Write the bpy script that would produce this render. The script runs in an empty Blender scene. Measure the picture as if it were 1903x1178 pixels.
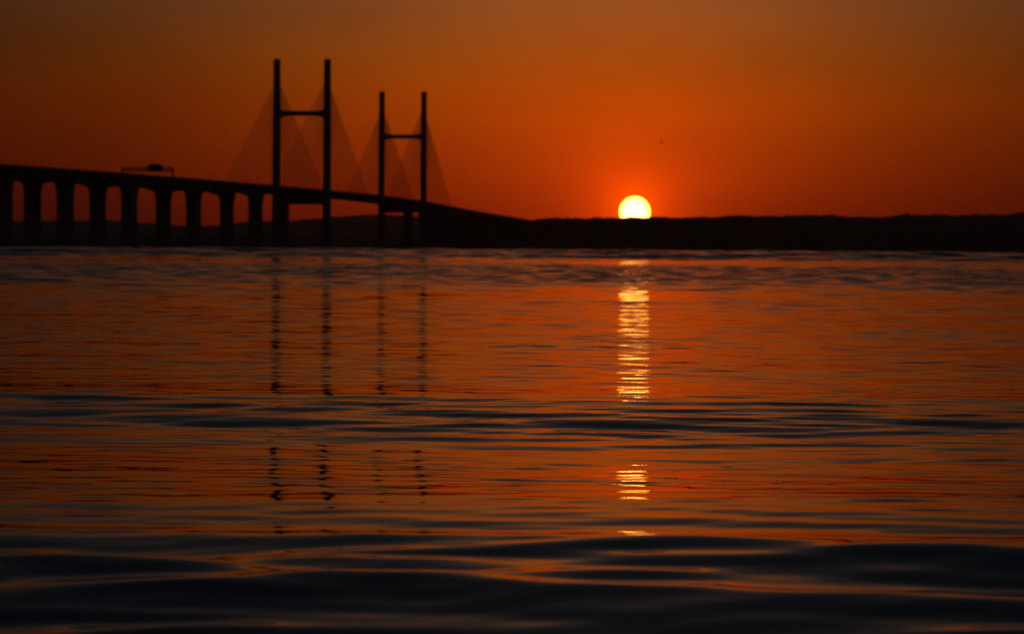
import bpy, math, random
import numpy as np
from mathutils import Vector, Matrix

# ------------------------------------------------------------------ camera
scene = bpy.context.scene
C = scene.collection
EYE = 2.0
cam = bpy.data.cameras.new('camera')
cam.sensor_width = 36.0
cam.lens = 113.5
cam.clip_start = 0.5
cam.clip_end = 120000.0
cam.dof.use_dof = True
cam.dof.focus_distance = 36.0
cam.dof.aperture_fstop = 2.9
cam_o = bpy.data.objects.new('camera', cam)
C.objects.link(cam_o)
cam_o.matrix_world = (Matrix.Translation((0, 0, EYE))
                      @ Matrix.Rotation(math.radians(90 - 1.241), 4, 'X')
                      @ Matrix.Rotation(math.radians(0.37), 4, 'Z'))
scene.camera = cam_o
scene.view_settings.view_transform = 'Standard'
scene.view_settings.look = 'None'
scene.view_settings.exposure = 0.0
scene.view_settings.gamma = 1.0
scene.view_settings.use_curve_mapping = False
scene.cycles.use_denoising = True
scene.cycles.max_bounces = 6
scene.cycles.sample_clamp_indirect = 0.0
scene.render.film_transparent = False

# ------------------------------------------------------------------ sky
SUN_AZ = 2.165          # degrees to the right of the view axis (+Y)
SUN_EL = 0.635
W = bpy.data.worlds.new('World')
scene.world = W
W.use_nodes = True
NT = W.node_tree
NT.nodes.clear()


def nd(nt, typ, **kw):
    n = nt.nodes.new(typ)
    for k, v in kw.items():
        setattr(n, k, v)
    return n


def mth(nt, op, a, b=None, c=None, clamp=False):
    n = nt.nodes.new('ShaderNodeMath')
    n.operation = op
    n.use_clamp = clamp
    for i, v in enumerate((a, b, c)):
        if v is None:
            continue
        if isinstance(v, (int, float)):
            n.inputs[i].default_value = v
        else:
            nt.links.new(v, n.inputs[i])
    return n.outputs[0]


def vmath(nt, op, a, b=None, scale=None):
    n = nt.nodes.new('ShaderNodeVectorMath')
    n.operation = op
    for i, v in enumerate((a, b)):
        if v is None:
            continue
        if isinstance(v, (tuple, list)):
            n.inputs[i].default_value = v
        else:
            nt.links.new(v, n.inputs[i])
    if scale is not None:
        if isinstance(scale, (int, float)):
            n.inputs['Scale'].default_value = scale
        else:
            nt.links.new(scale, n.inputs['Scale'])
    return n


def ramp(nt, fac, stops, interp='LINEAR'):
    n = nt.nodes.new('ShaderNodeValToRGB')
    n.color_ramp.interpolation = interp
    el = n.color_ramp.elements
    while len(el) < len(stops):
        el.new(0.5)
    for e, (p, c) in zip(el, stops):
        e.position = p
        e.color = (c[0], c[1], c[2], 1) if isinstance(c, tuple) else (c, c, c, 1)
    nt.links.new(fac, n.inputs[0])
    return n.outputs[0]


tc = nd(NT, 'ShaderNodeTexCoord')
dirv = vmath(NT, 'NORMALIZE', tc.outputs['Generated']).outputs[0]
sep = nd(NT, 'ShaderNodeSeparateXYZ')
NT.links.new(dirv, sep.inputs[0])
elev = mth(NT, 'MULTIPLY', mth(NT, 'ARCSINE', sep.outputs[2]), 180 / math.pi)
azim = mth(NT, 'MULTIPLY', mth(NT, 'ARCTAN2', sep.outputs[0], sep.outputs[1]), 180 / math.pi)
sd = (math.sin(math.radians(SUN_AZ)) * math.cos(math.radians(SUN_EL)),
      math.cos(math.radians(SUN_AZ)) * math.cos(math.radians(SUN_EL)),
      math.sin(math.radians(SUN_EL)))
# angle from the sun (chord based, so that it stays exact close to it)
dif = vmath(NT, 'SUBTRACT', dirv, sd)
chord = vmath(NT, 'LENGTH', dif.outputs[0]).outputs['Value']
ang = mth(NT, 'MULTIPLY', mth(NT, 'ARCSINE', mth(NT, 'MULTIPLY', chord, 0.5, clamp=True)), 360 / math.pi)

E = lambda d: min(1.0, max(0.0, d / 45.0))
# twilight glow along the western horizon, by height
glow_ramp = ramp(NT, mth(NT, 'DIVIDE', elev, 45.0, clamp=True), [
    (E(0.0), (0.130, 0.0040, 0.0000)),
    (E(0.6), (0.170, 0.0080, 0.0000)),
    (E(1.6), (0.265, 0.0260, 0.0000)),
    (E(2.6), (0.315, 0.0440, 0.0002)),
    (E(3.4), (0.270, 0.0570, 0.0030)),
    (E(4.4), (0.225, 0.0630, 0.0095)),
    (E(6.0), (0.080, 0.0320, 0.0110)),
    (E(8.5), (0.022, 0.0130, 0.0080)),
    (E(14.0), (0.006, 0.0050, 0.0040)),
    (E(30.0), (0.001, 0.0010, 0.0010)),
    (E(45.0), (0.0, 0.0, 0.0)),
])
# fades away along the horizon on both sides of the sun
da = mth(NT, 'SUBTRACT', azim, 1.5)
fall = mth(NT, 'EXPONENT', mth(NT, 'MULTIPLY', mth(NT, 'POWER', mth(NT, 'DIVIDE', mth(NT, 'ABSOLUTE', da), 7.6), 1.7), -1.0))
fall = mth(NT, 'ADD', mth(NT, 'MULTIPLY', fall, 0.92), 0.08)
band = vmath(NT, 'SCALE', glow_ramp, scale=fall).outputs[0]
# aureole round the sun
h1 = mth(NT, 'EXPONENT', mth(NT, 'DIVIDE', ang, -0.40))
h2 = mth(NT, 'EXPONENT', mth(NT, 'DIVIDE', ang, -1.7))
aur = vmath(NT, 'ADD',
            vmath(NT, 'SCALE', (1.30, 0.085, 0.0), scale=h1).outputs[0],
            vmath(NT, 'SCALE', (0.48, 0.034, 0.0), scale=h2).outputs[0]).outputs[0]
# faint unevenness of the hazy air
nz = nd(NT, 'ShaderNodeTexNoise')
nz.inputs['Scale'].default_value = 1.0
nz.inputs['Detail'].default_value = 3.0
NT.links.new(vmath(NT, 'MULTIPLY', dirv, (14.0, 14.0, 60.0)).outputs[0], nz.inputs['Vector'])
uneven = mth(NT, 'ADD', mth(NT, 'MULTIPLY', nz.outputs['Fac'], 0.34), 0.95)
# dusky blue-grey of the upper sky
dusk = ramp(NT, mth(NT, 'DIVIDE', elev, 45.0, clamp=True), [
    (E(0.0), (0.0, 0.0, 0.0)), (E(3.4), (0.0, 0.0, 0.0)), (E(7.0), (0.018, 0.014, 0.012)), (E(12.0), (0.0085, 0.0090, 0.0105)),
    (E(25.0), (0.0040, 0.0058, 0.0086)), (E(45.0), (0.0030, 0.0046, 0.0075))])
warm = vmath(NT, 'SCALE', vmath(NT, 'ADD', vmath(NT, 'ADD', band, aur).outputs[0], dusk).outputs[0], scale=uneven).outputs[0]
# the rest of the sky: physical twilight
sky = nd(NT, 'ShaderNodeTexSky')
sky.sky_type = 'NISHITA'
sky.sun_disc = False
sky.sun_elevation = math.radians(SUN_EL)
sky.sun_rotation = math.radians(SUN_AZ)
sky.altitude = 0
sky.air_density = 1.0
sky.dust_density = 0.2
sky.ozone_density = 8.0
bg1 = nd(NT, 'ShaderNodeBackground')
bg1.inputs['Strength'].default_value = 0.0012
NT.links.new(sky.outputs[0], bg1.inputs['Color'])
bg2 = nd(NT, 'ShaderNodeBackground')
bg2.inputs['Strength'].default_value = 1.0
NT.links.new(warm, bg2.inputs['Color'])
addn = nd(NT, 'ShaderNodeAddShader')
NT.links.new(bg1.outputs[0], addn.inputs[0])
NT.links.new(bg2.outputs[0], addn.inputs[1])
wout = nd(NT, 'ShaderNodeOutputWorld')
NT.links.new(addn.outputs[0], wout.inputs['Surface'])


# ------------------------------------------------------------------ helpers
def mat(name, base, rough=0.8, var=0.25, scale=0.3, bump=0.0):
    m = bpy.data.materials.new(name)
    m.use_nodes = True
    nt = m.node_tree
    b = nt.nodes['Principled BSDF']
    b.inputs['Roughness'].default_value = rough
    t = nd(nt, 'ShaderNodeTexCoord')
    n = nd(nt, 'ShaderNodeTexNoise')
    n.inputs['Scale'].default_value = scale
    n.inputs['Detail'].default_value = 5.0
    nt.links.new(t.outputs['Object'], n.inputs['Vector'])
    lo = tuple(v * (1 - var) for v in base)
    hi = tuple(v * (1 + var) for v in base)
    nt.links.new(ramp(nt, n.outputs['Fac'], [(0.3, lo), (0.7, hi)]), b.inputs['Base Color'])
    if bump:
        bn = nd(nt, 'ShaderNodeBump')
        bn.inputs['Strength'].default_value = bump
        bn.inputs['Distance'].default_value = 0.2
        nt.links.new(n.outputs['Fac'], bn.inputs['Height'])
        nt.links.new(bn.outputs[0], b.inputs['Normal'])
    return m


M_CONC = mat('weathered_concrete', (0.20, 0.19, 0.18), 0.85, 0.25, 0.15, 0.2)
M_STEEL = mat('painted_steel', (0.16, 0.17, 0.18), 0.55, 0.15, 0.6)
M_CABLE = mat('cable_sheath', (0.20, 0.20, 0.20), 0.6, 0.1, 0.5)
M_SIGN = mat('sign_housing', (0.02, 0.02, 0.025), 0.5, 0.1, 1.0)
M_HILL = mat('wooded_hill', (0.035, 0.045, 0.022), 0.95, 0.4, 0.02)
M_FAR = mat('far_hill', (0.05, 0.055, 0.035), 0.95, 0.4, 0.01)
M_BIRD = mat('dark_feathers', (0.05, 0.045, 0.04), 0.8, 0.2, 6.0)


def empty(name, loc):
    o = bpy.data.objects.new(name, None)
    o.location = loc
    C.objects.link(o)
    return o


def obj(name, verts, faces, material, parent=None, smooth=False):
    me = bpy.data.meshes.new(name)
    me.from_pydata([tuple(v) for v in verts], [], faces)
    me.materials.append(material)
    if smooth:
        me.polygons.foreach_set('use_smooth', [True] * len(me.polygons))
    me.validate()
    me.update()
    o = bpy.data.objects.new(name, me)
    C.objects.link(o)
    if parent is not None:
        o.parent = parent          # every parent sits unrotated at the origin frame of its thing
    return o


def tag(o, label=None, cat=None, group=None, kind=None):
    if label: o['label'] = label
    if cat: o['category'] = cat
    if group: o['group'] = group
    if kind: o['kind'] = kind
    return o


class MB:
    def __init__(s):
        s.v, s.f = [], []

    def loft(s, rings, cap=True, closed=True):
        """rings: list of equal-length lists of points"""
        b = len(s.v)
        n = len(rings[0])
        for r in rings:
            s.v.extend(r)
        for i in range(len(rings) - 1):
            for j in range(n if closed else n - 1):
                k = (j + 1) % n
                s.f.append((b + i * n + j, b + i * n + k, b + (i + 1) * n + k, b + (i + 1) * n + j))
        if cap:
            s.f.append(tuple(b + j for j in reversed(range(n))))
            s.f.append(tuple(b + (len(rings) - 1) * n + j for j in range(n)))

    def tube(s, a, b, r, n=4):
        a, b = Vector(a), Vector(b)
        d = (b - a).normalized()
        u = d.cross(Vector((0, 0, 1)))
        if u.length < 1e-4:
            u = Vector((1, 0, 0))
        u.normalize()
        w = d.cross(u)
        ring = lambda p: [p + (u * math.cos(2 * math.pi * i / n) + w * math.sin(2 * math.pi * i / n)) * r for i in range(n)]
        s.loft([ring(a), ring(b)])

    def build(s, name, m, parent=None, smooth=False):
        return obj(name, s.v, s.f, m, parent, smooth)


def chamfer_rect(c, u, w, hu, hw, ch):
    """ring of 8 points round centre c; u, w unit axes with half sizes hu, hw"""
    pts = [(hu, -hw + ch), (hu, hw - ch), (hu - ch, hw), (-hu + ch, hw),
           (-hu, hw - ch), (-hu, -hw + ch), (-hu + ch, -hw), (hu - ch, -hw)]
    return [c + u * a + w * b for a, b in pts]


# ------------------------------------------------------------------ water
def smooth01(t):
    t = np.clip(t, 0, 1)
    return t * t * (3 - 2 * t)


def window(y, a, b, wa, wb):
    return smooth01((y - a) / wa + 0.5) * (1 - smooth01((y - b) / wb + 0.5))


def build_water():
    rng = np.random.default_rng(11)
    rows = []
    y = 7.0
    while y < 6500:
        rows.append(y)
        if y < 50: y += 0.055
        elif y < 120: y += 0.055 + (y - 50) * 0.0009
        elif y < 330: y += 0.30
        elif y < 600: y += 0.50
        elif y < 1500: y += 2.4
        else: y *= 1.004
    rows = np.array([-60.0, -20.0, 0.0, 4.0] + rows + [9000.0, 14000.0])
    ncol = 300
    u = np.linspace(-1, 1, ncol)
    u = np.sign(u) * (np.abs(u) * 0.72 + np.abs(u) ** 5 * 0.28)
    half = np.maximum(9.0, 0.34 * rows + 3.0)
    half = np.where(rows < 7, 60.0, half)
    Y, U = np.meshgrid(rows, u, indexing='ij')
    X = U * half[:, None]
    dyr = np.gradient(rows)
    DY = np.repeat(dyr[:, None], ncol, axis=1)
    DX = (half / ncol * 2)[:, None] * np.ones_like(X)

    # slow wander of the wave groups across the water
    wob = (1.3 * np.sin(X * 0.19 + 0.6) + 0.8 * np.sin(X * 0.43 + 2.1) + 0.5 * np.sin(X * 0.93 + 4.0))
    yw = Y + wob * np.clip(Y / 40.0, 0.35, 2.0) * 0.55
    yw = yw + smooth01((Y - 80) / 40) * Y * (0.07 * np.sin(X * 0.085 + Y * 0.03) + 0.06 * np.sin(X * 0.21 - Y * 0.07 + 2) + 0.05 * np.sin(X * 0.5 + Y * 0.19))
    # groups of longer waves (boat wash) and the calmer water between them
    near = 1 - smooth01((yw - 21.6) / 2.4 + 0.5)
    mid = window(yw, 34.6, 42.0, 4.0, 5.0)
    band = window(yw, 172.0, 390.0, 130.0, 40.0)
    rough = band + smooth01((yw - 500.0) / 60.0 + 0.5)
    patch = 0.5 + 0.5 * np.sin(X * 0.31 + Y * 0.05 + 1.0) * np.sin(Y * 0.11 - X * 0.07)
    # a few cat's paws: short streaks of ruffled water
    paws = np.zeros_like(X)
    for _ in range(46):
        cy = math.exp(rng.uniform(math.log(24), math.log(125)))
        cx = rng.uniform(-0.2, 0.2) * cy
        paws += rng.uniform(0.4, 1.0) * np.exp(-((Y - cy + 0.04 * (X - cx)) / (0.018 * cy)) ** 2 - ((X - cx) / (rng.uniform(0.012, 0.05) * cy)) ** 2)
    paws += 1.5 * np.exp(-((Y - 65.5 + 0.05 * (X - 2)) / 2.2) ** 2 - ((X - 1.8) / 2.6) ** 4)
    m_swell = 0.35 + 0.25 * smooth01((Y - 44) / 12) + 0.5 * near + 0.4 * mid
    m_rip = 0.66 + 0.16 * smooth01((Y - 44) / 12) + 0.55 * near + 0.35 * mid + 0.45 * smooth01((Y - 85) / 40) + 0.40 * patch + 1.0 * paws
    m_chop = 0.20 + 0.05 * smooth01((Y - 300) / 60) + rough

    Z = np.zeros_like(X)

    def waves(n, l0, l1, spread, rms, mod):
        nonlocal Z
        lam = np.exp(rng.uniform(math.log(l0), math.log(l1), n))
        th = rng.normal(0, spread, n)
        ph = rng.uniform(0, 2 * math.pi, n)
        s = rms * math.sqrt(2.0 / n)
        acc = np.zeros_like(Z)
        for i in range(n):
            k = 2 * math.pi / lam[i]
            kx, ky = k * math.sin(th[i]), k * math.cos(th[i])
            lod = np.clip((lam[i] / (DY * 3.2)) - 1.0, 0, 1)
            lod = lod * np.clip(1.6 / np.maximum(abs(kx) * DX, 1e-6) - 0.6, 0, 1)
            if lod.max() <= 0:
                continue
            acc += lod * (s / k) * np.sin(kx * X + ky * Y + ph[i])
        Z += acc * mod

    waves(70, 0.42, 1.5, math.radians(26), math.radians(1.05), m_rip)
    waves(26, 1.1, 3.6, math.radians(17), math.radians(0.75), m_swell)
    waves(8, 5.0, 11.0, math.radians(9), math.radians(0.30), 0.6 + 0.5 * m_swell)
    waves(30, 0.7, 3.8, math.radians(19), math.radians(3.7), near)
    waves(26, 1.0, 4.2, math.radians(17), math.radians(1.7), mid)
    fade = smooth01((Y - 70) / 60)
    waves(60, 1.2, 5.0, math.radians(24), math.radians(4.6), m_chop * fade)
    waves(40, 13.0, 30.0, math.radians(24), math.radians(7.0), smooth01((Y - 500) / 90))

    def train(centre, lam, slope, ya, yb, wa, wb, ph):
        # one packet of long crested boat wash; its crests wander a little sideways
        nonlocal Z
        bend = min(0.10 * lam, 0.25) * (np.sin(X * 0.32 + ph) + 0.7 * np.sin(X * 0.71 + 2 * ph) + 0.3 * np.sin(X * 1.5 + 3 * ph))
        yb_ = Y + bend + 0.03 * X
        env = window(yb_, ya, yb, wa, wb) * (0.85 + 0.25 * np.sin(X * 0.6 + ph * 2))
        Z += env * slope * lam / (2 * math.pi) * np.sin(2 * math.pi * (yb_ - centre) / lam)

    train(18.0, 20.0, 0.024, 5.0, 44.0, 2.0, 9.0, 0.2)
    train(17.6, 11.5, 0.034, 4.0, 21.5, 2.0, 2.5, 1.3)
    train(20.5, 3.7, 0.036, 5.0, 22.0, 2.0, 2.4, 0.7)
    train(37.6, 4.3, 0.016, 34.5, 43.2, 3.5, 4.5, 1.9)
    Z[Y < 6.9] = 0
    Z[Y > 3500] = 0

    nr = len(rows)
    co = np.stack([X, Y, Z], axis=-1).reshape(-1, 3).astype(np.float32)
    idx = np.arange(nr * ncol).reshape(nr, ncol)
    q = np.stack([idx[:-1, :-1], idx[:-1, 1:], idx[1:, 1:], idx[1:, :-1]], axis=-1).reshape(-1, 4).astype(np.int32)
    me = bpy.data.meshes.new('water')
    me.vertices.add(len(co))
    me.vertices.foreach_set('co', co.ravel())
    me.loops.add(q.size)
    me.loops.foreach_set('vertex_index', q.ravel())
    me.polygons.add(len(q))
    me.polygons.foreach_set('loop_start', np.arange(0, q.size, 4, dtype=np.int32))
    me.polygons.foreach_set('loop_total', np.full(len(q), 4, dtype=np.int32))
    me.polygons.foreach_set('use_smooth', np.ones(len(q), dtype=bool))
    me.update(calc_edges=True)

    m = bpy.data.materials.new('estuary_water')
    m.use_nodes = True
    nt = m.node_tree
    b = nt.nodes['Principled BSDF']
    b.inputs['Base Color'].default_value = (0.010, 0.014, 0.017, 1)
    b.inputs['Roughness'].default_value = 0.02
    b.inputs['IOR'].default_value = 1.333
    geo = nd(nt, 'ShaderNodeNewGeometry')
    pos = geo.outputs['Position']
    sp = nd(nt, 'ShaderNodeSeparateXYZ')
    nt.links.new(pos, sp.inputs[0])
    # wandering edge of the wind patches
    n0 = nd(nt, 'ShaderNodeTexNoise')
    n0.inputs['Scale'].default_value = 1.0
    n0.inputs['Detail'].default_value = 3.0
    nt.links.new(vmath(nt, 'MULTIPLY', pos, (0.03, 0.02, 0)).outputs[0], n0.inputs['Vector'])
    logy = mth(nt, 'LOGARITHM', mth(nt, 'MAXIMUM', sp.outputs[1], 5.0), 10.0)
    lt = mth(nt, 'ADD', mth(nt, 'DIVIDE', logy, 4.0), mth(nt, 'MULTIPLY', mth(nt, 'SUBTRACT', n0.outputs['Fac'], 0.5), 0.045))
    L = lambda d: math.log10(d) / 4.0
    amp = ramp(nt, lt, [
        (L(10), 0.006), (L(40), 0.010), (L(60), 0.026), (L(110), 0.04), (L(140), 0.06), (L(300), 0.08),
        (L(390), 0.05), (L(480), 0.05), (L(600), 0.08), (L(4000), 0.05)])
    slope = None
    for sc, w, off in ((0.55, 0.6, 0.0), (1.7, 0.7, 31.0)):
        n1 = nd(nt, 'ShaderNodeTexNoise')
        n1.inputs['Scale'].default_value = sc
        n1.inputs['Detail'].default_value = 2.0
        nt.links.new(vmath(nt, 'ADD', vmath(nt, 'MULTIPLY', pos, (0.35, 1.0, 0.0)).outputs[0], (off, off, 0)).outputs[0], n1.inputs['Vector'])
        v = vmath(nt, 'MULTIPLY', vmath(nt, 'SUBTRACT', n1.outputs['Color'], (0.5, 0.5, 0.5)).outputs[0], (0.45 * w * 2, w * 2, 0.0)).outputs[0]
        slope = v if slope is None else vmath(nt, 'ADD', slope, v).outputs[0]
    slope = vmath(nt, 'SCALE', slope, scale=amp).outputs[0]
    nrm = vmath(nt, 'NORMALIZE', vmath(nt, 'ADD', geo.outputs['Normal'], slope).outputs[0]).outputs[0]
    nt.links.new(nrm, b.inputs['Normal'])
    me.materials.append(m)
    o = bpy.data.objects.new('water', me)
    C.objects.link(o)
    tag(o, 'dark rippled estuary water reflecting the orange sunset', 'water', kind='structure')


build_water()


# ------------------------------------------------------------------ land
def vnoise(x, seed):
    """smooth 1-D value noise"""
    r = np.random.default_rng(seed).uniform(-1, 1, 4096)
    i = np.floor(x).astype(int)
    f = x - i
    f = f * f * (3 - 2 * f)
    return r[i % 4096] * (1 - f) + r[(i + 1) % 4096] * f


def land(name, label, profile, y0, yc, y1, x0, x1, nx, ny, m, tree=3.0, seed=1):
    """a ridge: profile = (px, height) of its crest, rising from y0 to yc, falling to y1"""
    xs = np.linspace(x0, x1, nx)
    px, ph = zip(*profile)
    crest = np.interp(xs, px, ph)
    k = np.ones(9) / 9
    crest = np.convolve(np.pad(crest, 4, mode='edge'), k, mode='valid')
    ys = np.concatenate([np.linspace(y0, yc, ny), np.linspace(yc, y1, ny)[1:]])
    V = []
    for j, yy in enumerate(ys):
        t = (yy - y0) / (yc - y0) if yy <= yc else 1 - 0.6 * (yy - yc) / (y1 - yc)
        sh = math.sin(min(1, max(0, t)) * math.pi / 2) ** 0.8 if t > 0 else 0
        rough = (vnoise(xs / 60 + j * 7.3, seed) * 0.05 + vnoise(xs / 17 + j * 3.1, seed + 1) * 0.03) * crest * (1 if j else 0)
        trees = tree * (0.5 + 0.5 * vnoise(xs / 6.5 + j * 11.7, seed + 2)) * min(1.0, j / 3) * (0.6 + 0.4 * vnoise(xs / 70 + 5, seed + 3))
        z = crest * sh + rough + trees - (4.0 if j == 0 else 0.0)
        wavy = vnoise(xs / 130 + 3, seed + 5) * 30 * (1 - abs(t))
        V.extend(zip(xs, yy + wavy, z))
    F = [(j * nx + i, j * nx + i + 1, (j + 1) * nx + i + 1, (j + 1) * nx + i)
         for j in range(len(ys) - 1) for i in range(nx - 1)]
    o = obj(name, V, F, m, smooth=False)
    tag(o, label, 'hill', kind='structure')
    return o


FPX = 6000.0


def crest(pts, depth):
    """(photo column, photo row) of a skyline -> (x, height) at its depth"""
    s = depth / FPX
    return [((x - 951) * s, (459 + 0.0065 * (x - 951) - y) * s + EYE - 2.5) for x, y in pts]


# wooded shore: low behind the bridge, rising to the long dark ridge under the sun
land('shore_hill', 'long black wooded ridge along the far shore under the setting sun',
     crest([(-900, 436), (0, 437), (200, 434), (400, 437), (600, 440), (760, 441), (850, 436), (900, 427), (950, 414), (1000, 405),
            (1090, 403.5), (1180, 404), (1280, 402), (1400, 399.5), (1600, 400.5), (1780, 400), (1890, 397), (2200, 395), (2900, 392)], 4700),
     4230, 4700, 5400, -1500, 1600, 1000, 9, M_HILL, 3.0, 3)
land('far_hill', 'dim reddish hills far behind the two bridge pylons',
     crest([(-600, 425), (0, 419), (75, 414), (150, 412), (230, 410), (300, 417), (400, 424), (480, 420), (540, 411), (600, 411),
            (660, 404), (700, 401), (760, 402), (820, 406), (900, 412), (1000, 416), (2300, 416)], 9000),
     6000, 9000, 11500, -2800, 2600, 700, 9, M_FAR, 4.0, 23)

# ------------------------------------------------------------------ bridge
PATH = np.array([(1380, -384), (1500, -344), (1600, -311), (1707, -277.7), (1784, -256), (1877, -231.8), (1989, -205.5), (2127, -178),
                 (2217, -167.4), (2340, -153), (2580, -124.8), (2822, -96.4), (3227, -48.9), (3538, -12.4), (3828, 21.7), (4600, 112.3)])
ZTAB = np.array([(1300, 44.4), (1672, 43.6), (2000, 42.3), (2110, 42.0), (2345, 42.6), (2580, 43.2), (2830, 42.0), (3097, 38.6),
                 (3390, 35.4), (3670, 33.0), (4600, 29.5)])


def smoothtab(tab, q):
    ys = np.arange(tab[0, 0] - 200, tab[-1, 0] + 200, 10.0)
    v = np.interp(ys, tab[:, 0], tab[:, 1])
    lo = ys < tab[0, 0]
    v[lo] = tab[0, 1] + (ys[lo] - tab[0, 0]) * (tab[1, 1] - tab[0, 1]) / (tab[1, 0] - tab[0, 0])
    hi = ys > tab[-1, 0]
    v[hi] = tab[-1, 1] + (ys[hi] - tab[-1, 0]) * (tab[-1, 1] - tab[-2, 1]) / (tab[-1, 0] - tab[-2, 0])
    k = np.hanning(13); k /= k.sum()
    v = np.convolve(np.pad(v, 6, mode='edge'), k, mode='valid')
    return np.interp(q, ys, v)


def pxy(yy):
    return float(smoothtab(PATH, yy))


def zroad(yy):
    return float(smoothtab(ZTAB, yy)) - 1.6


def frame(yy):
    """point on the deck's centre line, unit vectors along and across it"""
    x = pxy(yy)
    t = Vector((pxy(yy + 8) - pxy(yy - 8), 16, 0)).normalized()
    return Vector((x, yy, 0)), t, Vector((t.y, -t.x, 0))


PYLONS = (2340.0, 2822.0)
PIERS = [1430, 1495, 1560, 1632, 1707, 1784, 1877, 1989, 2127, 2217] + [2920 + 99 * i for i in range(15)]
SUPPORTS = sorted(PIERS + list(PYLONS))
Y0, Y1 = 1400.0, 4520.0
ysamp = sorted(set([float(v) for v in np.arange(Y0, Y1, 11.0)] + [float(v) for v in SUPPORTS if Y0 < v < Y1]))
ystations = [(yy,) + frame(yy) + (zroad(yy),) for yy in ysamp]


def girder_depth(yy):
    for a, b in zip(SUPPORTS, SUPPORTS[1:]):
        if a <= yy <= b:
            if a >= 2120 and b <= 2925:
                return 2.9
            uu = abs(2 * (yy - a) / (b - a) - 1)
            return 3.9 + 3.2 * uu ** 2.2
    return 5.0


bridge = tag(empty('cable_stayed_bridge', (0, 0, 0)),
             'long cable stayed road bridge with two tall H shaped pylons on concrete piers', 'bridge')


def sweep(name, sect, m, parent):
    """sect(yy) -> list of (across, z above road)"""
    b = MB()
    b.loft([[c + n * a + Vector((0, 0, z + dz)) for a, dz in sect(yy)] for yy, c, t, n, z in ystations])
    return b.build(name, m, parent)


deck = sweep('deck', lambda yy: [(-17.3, -0.05), (-17.3, -0.55), (-13.5, -0.9), (13.5, -0.9), (17.3, -0.55), (17.3, -0.05), (0, 0.15)], M_CONC, bridge)
for sgn in (-1, 1):
    sweep('girder', lambda yy: [(sgn * 9.75 + a, -dz) for a, dz in
                                ((-4.9, 0.7), (-3.6, girder_depth(yy)), (3.6, girder_depth(yy)), (4.9, 0.7))], M_CONC, deck)
    sweep('wind_barrier', lambda yy: [(sgn * 16.95 - 0.12, -0.2), (sgn * 16.95 - 0.12, 1.6), (sgn * 16.95 + 0.12, 1.6), (sgn * 16.95 + 0.12, -0.2)], M_STEEL, deck)

# piers: a footing carrying two columns whose heads flare out under the girders
for yy in PIERS:
    c, t, n = frame(yy)
    zb = zroad(yy) - girder_depth(yy) + 0.15
    b = MB()
    ring = lambda z, hu, hw: chamfer_rect(c + Vector((0, 0, z)), n, t, hu, hw, 2.0)
    b.loft([ring(-8, 16.5, 5.5), ring(1.2, 16.5, 5.5), ring(1.8, 16.0, 5.0)])
    pier = b.build('pier', M_CONC, bridge)
    for sgn in (-1, 1):
        b = MB()
        cc = c + n * (sgn * 9.75)
        rings = []
        for z, hu, hw in ((1.5, 4.2, 3.4), (zb - 9.0, 4.0, 3.2), (zb - 5.5, 4.1, 3.2), (zb - 3.0, 4.4, 3.2), (zb - 1.2, 4.8, 3.2), (zb + 1.5, 5.3, 3.2), (zb + 4.0, 5.6, 3.2)):
            rings.append(chamfer_rect(cc + Vector((0, 0, z)), n, t, hu, hw, 0.5))
        b.loft(rings)
        b.build('column', M_CONC, pier)

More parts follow.
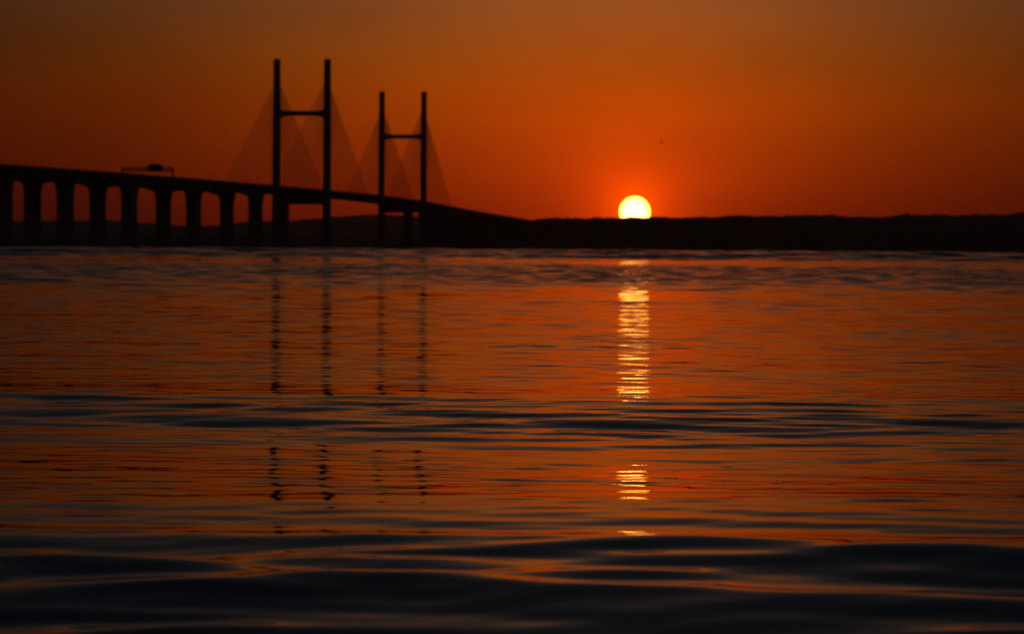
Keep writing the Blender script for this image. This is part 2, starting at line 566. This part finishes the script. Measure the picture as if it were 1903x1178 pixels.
# pylons
TOP = 137.0
for ip, yy in enumerate(PYLONS):
    c, t, n = frame(yy)
    zr = zroad(yy)
    b = MB()
    ring = lambda z, hu, hw: chamfer_rect(c + Vector((0, 0, z)), n, t, hu, hw, 4.0)
    b.loft([ring(-9, 26, 9), ring(2.0, 26, 9), ring(3.0, 25.4, 8.4)])
    pylon = tag(b.build('pylon', M_CONC, bridge),
                ['nearer H shaped concrete pylon', 'farther H shaped concrete pylon'][ip])
    lx = 18.55
    for sgn in (-1, 1):
        b = MB()
        cc = c + n * (sgn * lx)
        rings = []
        for z, hu, hw in ((2.5, 2.75, 4.2), (32, 2.6, 3.6), (96, 2.35, 3.0), (135.6, 2.2, 2.6), (136.4, 2.05, 2.4), (137, 1.6, 1.9)):
            rings.append(chamfer_rect(cc + Vector((0, 0, z)), n, t, hu, hw, 0.55))
        b.loft(rings)
        leg = b.build('leg', M_CONC, pylon)
        b = MB()                                   # lightning rod and warning lamp post on the leg's top
        b.tube(cc + Vector((0, 0, 136.8)), cc + Vector((0, 0, 139.2)), 0.12, 6)
    # upper cross beam, deeper where it meets the legs
    b = MB()
    rings = []
    for a in np.linspace(-lx + 1.5, lx - 1.5, 25):
        e = max(0.0, (abs(a) - 8.5) / (lx - 10.0))
        d = 1.95 + 1.9 * e ** 2.0
        cz = 97.7
        pc = c + n * float(a)
        rings.append([pc + t * 1.8 + Vector((0, 0, cz - d)), pc - t * 1.8 + Vector((0, 0, cz - d)),
                      pc - t * 1.8 + Vector((0, 0, cz + d * 0.85)), pc + t * 1.8 + Vector((0, 0, cz + d * 0.85))])
    b.loft(rings)
    b.build('cross_beam', M_CONC, pylon)
    # lower cross beam carrying the deck
    b = MB()
    rings = []
    for a in np.linspace(-lx + 1.5, lx - 1.5, 25):
        e = max(0.0, (abs(a) - 13.0) / (lx - 14.5))
        zb_ = zr - 9.2 - 1.6 * e ** 2
        pc = c + n * float(a)
        rings.append([pc + t * 2.4 + Vector((0, 0, zb_)), pc - t * 2.4 + Vector((0, 0, zb_)),
                      pc - t * 2.4 + Vector((0, 0, zr - 2.7)), pc + t * 2.4 + Vector((0, 0, zr - 2.7))])
    b.loft(rings)
    b.build('cross_beam', M_CONC, pylon)
    # stay cables: a fan from each leg to each side
    for sgn in (-1, 1):
        for along in (-1, 1):
            b = MB()
            nc = 25
            for i in range(nc):
                dist = 22 + (200 - 22) * i / (nc - 1)
                za = 88 + 33.5 * (i / (nc - 1)) ** 0.8
                yq = yy + along * dist * t.y
                c2, t2, n2 = frame(yq)
                p = c + n * (sgn * (lx - 0.4)) + t * (along * 2.2) + Vector((0, 0, za))
                q = c2 + n2 * (sgn * 16.4) + Vector((0, 0, zroad(yq) - 0.3))
                b.tube(p, q, 0.13, 4)
            tag(b.build('cable_fan', M_CABLE, pylon), kind='stuff')

# ------------------------------------------------------------------ sign gantry over the carriageways
GY = 1933.0
c, t, n = frame(GY)
zr = zroad(GY)
g = tag(empty('sign_gantry', (c.x, c.y, zr)), 'dark steel sign gantry spanning the road on the approach viaduct', 'sign gantry')
GW, GH, GT = 15.9, 5.0, 2.0
for sgn in (-1, 1):
    b = MB()
    for dt in (-0.7, 0.7):
        b.tube(n * (sgn * GW) + t * dt + Vector((0, 0, -0.2)), n * (sgn * GW) + t * dt + Vector((0, 0, GH + GT)), 0.34, 8)
    for k in range(4):
        z0 = 0.4 + k * 1.5
        b.tube(n * (sgn * GW) + t * (-0.7 if k % 2 else 0.7) + Vector((0, 0, z0)), n * (sgn * GW) + t * (0.7 if k % 2 else -0.7) + Vector((0, 0, z0 + 1.5)), 0.10, 6)
    b.build('post', M_STEEL, g)
b = MB()
for dt in (-0.7, 0.7):
    for dz in (0.0, GT):
        b.tube(n * -GW + t * dt + Vector((0, 0, GH + dz)), n * GW + t * dt + Vector((0, 0, GH + dz)), 0.28, 8)
NB = 20
for k in range(NB):
    a0, a1 = -GW + 2 * GW * k / NB, -GW + 2 * GW * (k + 1) / NB
    for dt in (-0.7, 0.7):
        b.tube(n * a0 + t * dt + Vector((0, 0, GH + (0 if k % 2 else GT))), n * a1 + t * dt + Vector((0, 0, GH + (GT if k % 2 else 0))), 0.2, 6)
    b.tube(n * a0 + t * -0.7 + Vector((0, 0, GH + GT)), n * a0 + t * 0.7 + Vector((0, 0, GH + GT)), 0.1, 6)
b.build('truss', M_STEEL, g)
b = MB()
pc = n * 5.2
b.loft([chamfer_rect(pc + t * -1.35 + Vector((0, 0, GH + 1.5)), n, Vector((0, 0, 1)), 4.7, 1.9, 0.5),
        chamfer_rect(pc + t * -0.85 + Vector((0, 0, GH + 1.5)), n, Vector((0, 0, 1)), 4.8, 2.0, 0.5)])
panel = b.build('sign_panel', M_SIGN, g)
b = MB()
b.loft([chamfer_rect(pc + n * -0.5 + t * -0.6 + Vector((0, 0, GH + 3.3)), n, t, 3.6, 0.5, 0.2),
        chamfer_rect(pc + n * -0.5 + t * -0.6 + Vector((0, 0, GH + 4.2)), n, t, 3.0, 0.4, 0.2)])
b.build('hood', M_SIGN, panel)

# ------------------------------------------------------------------ the sun
SD = 40000.0
SR = SD * math.tan(math.radians(0.277))
import bmesh
bm = bmesh.new()
bmesh.ops.create_uvsphere(bm, u_segments=64, v_segments=32, radius=SR)
me = bpy.data.meshes.new('sun')
bm.to_mesh(me)
bm.free()
ms = bpy.data.materials.new('solar_disc')
ms.use_nodes = True
nt = ms.node_tree
nt.nodes.clear()
em = nd(nt, 'ShaderNodeEmission')
lw = nd(nt, 'ShaderNodeLayerWeight')                # limb darkening: the rim is dimmer and redder
lw.inputs['Blend'].default_value = 0.5
nt.links.new(ramp(nt, lw.outputs['Facing'], [(0.0, (1.0, 0.46, 0.085)), (0.2, (1.0, 0.44, 0.068)), (0.4, (0.98, 0.42, 0.056)), (0.6, (0.9, 0.32, 0.022)), (0.8, (0.80, 0.20, 0.002)), (1.0, (0.60, 0.11, 0.0))]), em.inputs['Color'])
em.inputs['Strength'].default_value = 16.0
ou = nd(nt, 'ShaderNodeOutputMaterial')
nt.links.new(em.outputs[0], ou.inputs['Surface'])
me.materials.append(ms)
for p in me.polygons:
    p.use_smooth = True
sun = bpy.data.objects.new('sun', me)
sun.location = (sd[0] * SD, sd[1] * SD, sd[2] * SD + EYE)
C.objects.link(sun)
tag(sun, 'glowing white setting sun half sunk behind the dark ridge', 'sun')

# ------------------------------------------------------------------ bird
BD = 560.0
bx = (1226 - 951) / FPX * BD
bz = (460.8 - 265.5) / FPX * BD + EYE
bird = tag(empty('bird', (bx, BD, bz)), 'tiny dark bird flying in the orange sky above the sun', 'bird')
b = MB()
rings = []
for s_, r_ in ((-0.34, 0.015), (-0.22, 0.06), (-0.05, 0.10), (0.10, 0.095), (0.20, 0.055), (0.27, 0.06), (0.32, 0.045), (0.39, 0.008)):
    rings.append([Vector((s_, r_ * math.cos(k * math.pi / 4), r_ * math.sin(k * math.pi / 4) - s_ * 0.25)) for k in range(8)])
b.loft(rings)
b.build('body', M_BIRD, bird, True)
for sgn in (-1, 1):
    b = MB()
    rings = []
    for a, ch, z, sw in ((0.04, 0.20, 0.05, 0.02), (0.25, 0.19, 0.16, 0.05), (0.45, 0.15, 0.20, 0.0), (0.62, 0.05, 0.17, -0.10)):
        p = Vector((sw, sgn * a * 0.85, z))
        rings.append([p + Vector((ch / 2 - 0.02 * 0, 0, 0)), p + Vector((0, 0, 0.018)), p + Vector((-ch / 2, 0, 0)), p + Vector((0, 0, -0.012))])
    b.loft(rings)
    b.build('wing', M_BIRD, bird)
b = MB()
b.loft([[Vector((-0.28, -0.03, 0.06)), Vector((-0.28, 0.03, 0.06)), Vector((-0.28, 0.03, 0.08)), Vector((-0.28, -0.03, 0.08))],
        [Vector((-0.46, -0.09, 0.10)), Vector((-0.46, 0.09, 0.10)), Vector((-0.46, 0.09, 0.11)), Vector((-0.46, -0.09, 0.11))]])
b.build('tail', M_BIRD, bird)
bird.rotation_euler = (0, 0, math.radians(25))

# ------------------------------------------------------------------ evening haze
bm = bmesh.new()
bmesh.ops.create_cube(bm, size=1.0)
me = bpy.data.meshes.new('haze')
for v in bm.verts:
    v.co = Vector((v.co.x * 10600, (v.co.y + 0.5) * 14400 - 120, (v.co.z + 0.5) * 165 - 12))
bm.to_mesh(me)
bm.free()
mh = bpy.data.materials.new('evening_haze')
mh.use_nodes = True
nt = mh.node_tree
nt.nodes.clear()
pv = nd(nt, 'ShaderNodeVolumePrincipled')
pv.inputs['Color'].default_value = (0.85, 0.82, 0.80, 1)
pv.inputs['Density'].default_value = 2.5e-5
pv.inputs['Anisotropy'].default_value = 0.85
ou = nd(nt, 'ShaderNodeOutputMaterial')
nt.links.new(pv.outputs[0], ou.inputs['Volume'])
me.materials.append(mh)
hz = bpy.data.objects.new('haze', me)
C.objects.link(hz)
tag(hz, 'thin evening haze over the whole estuary', 'haze', kind='stuff')
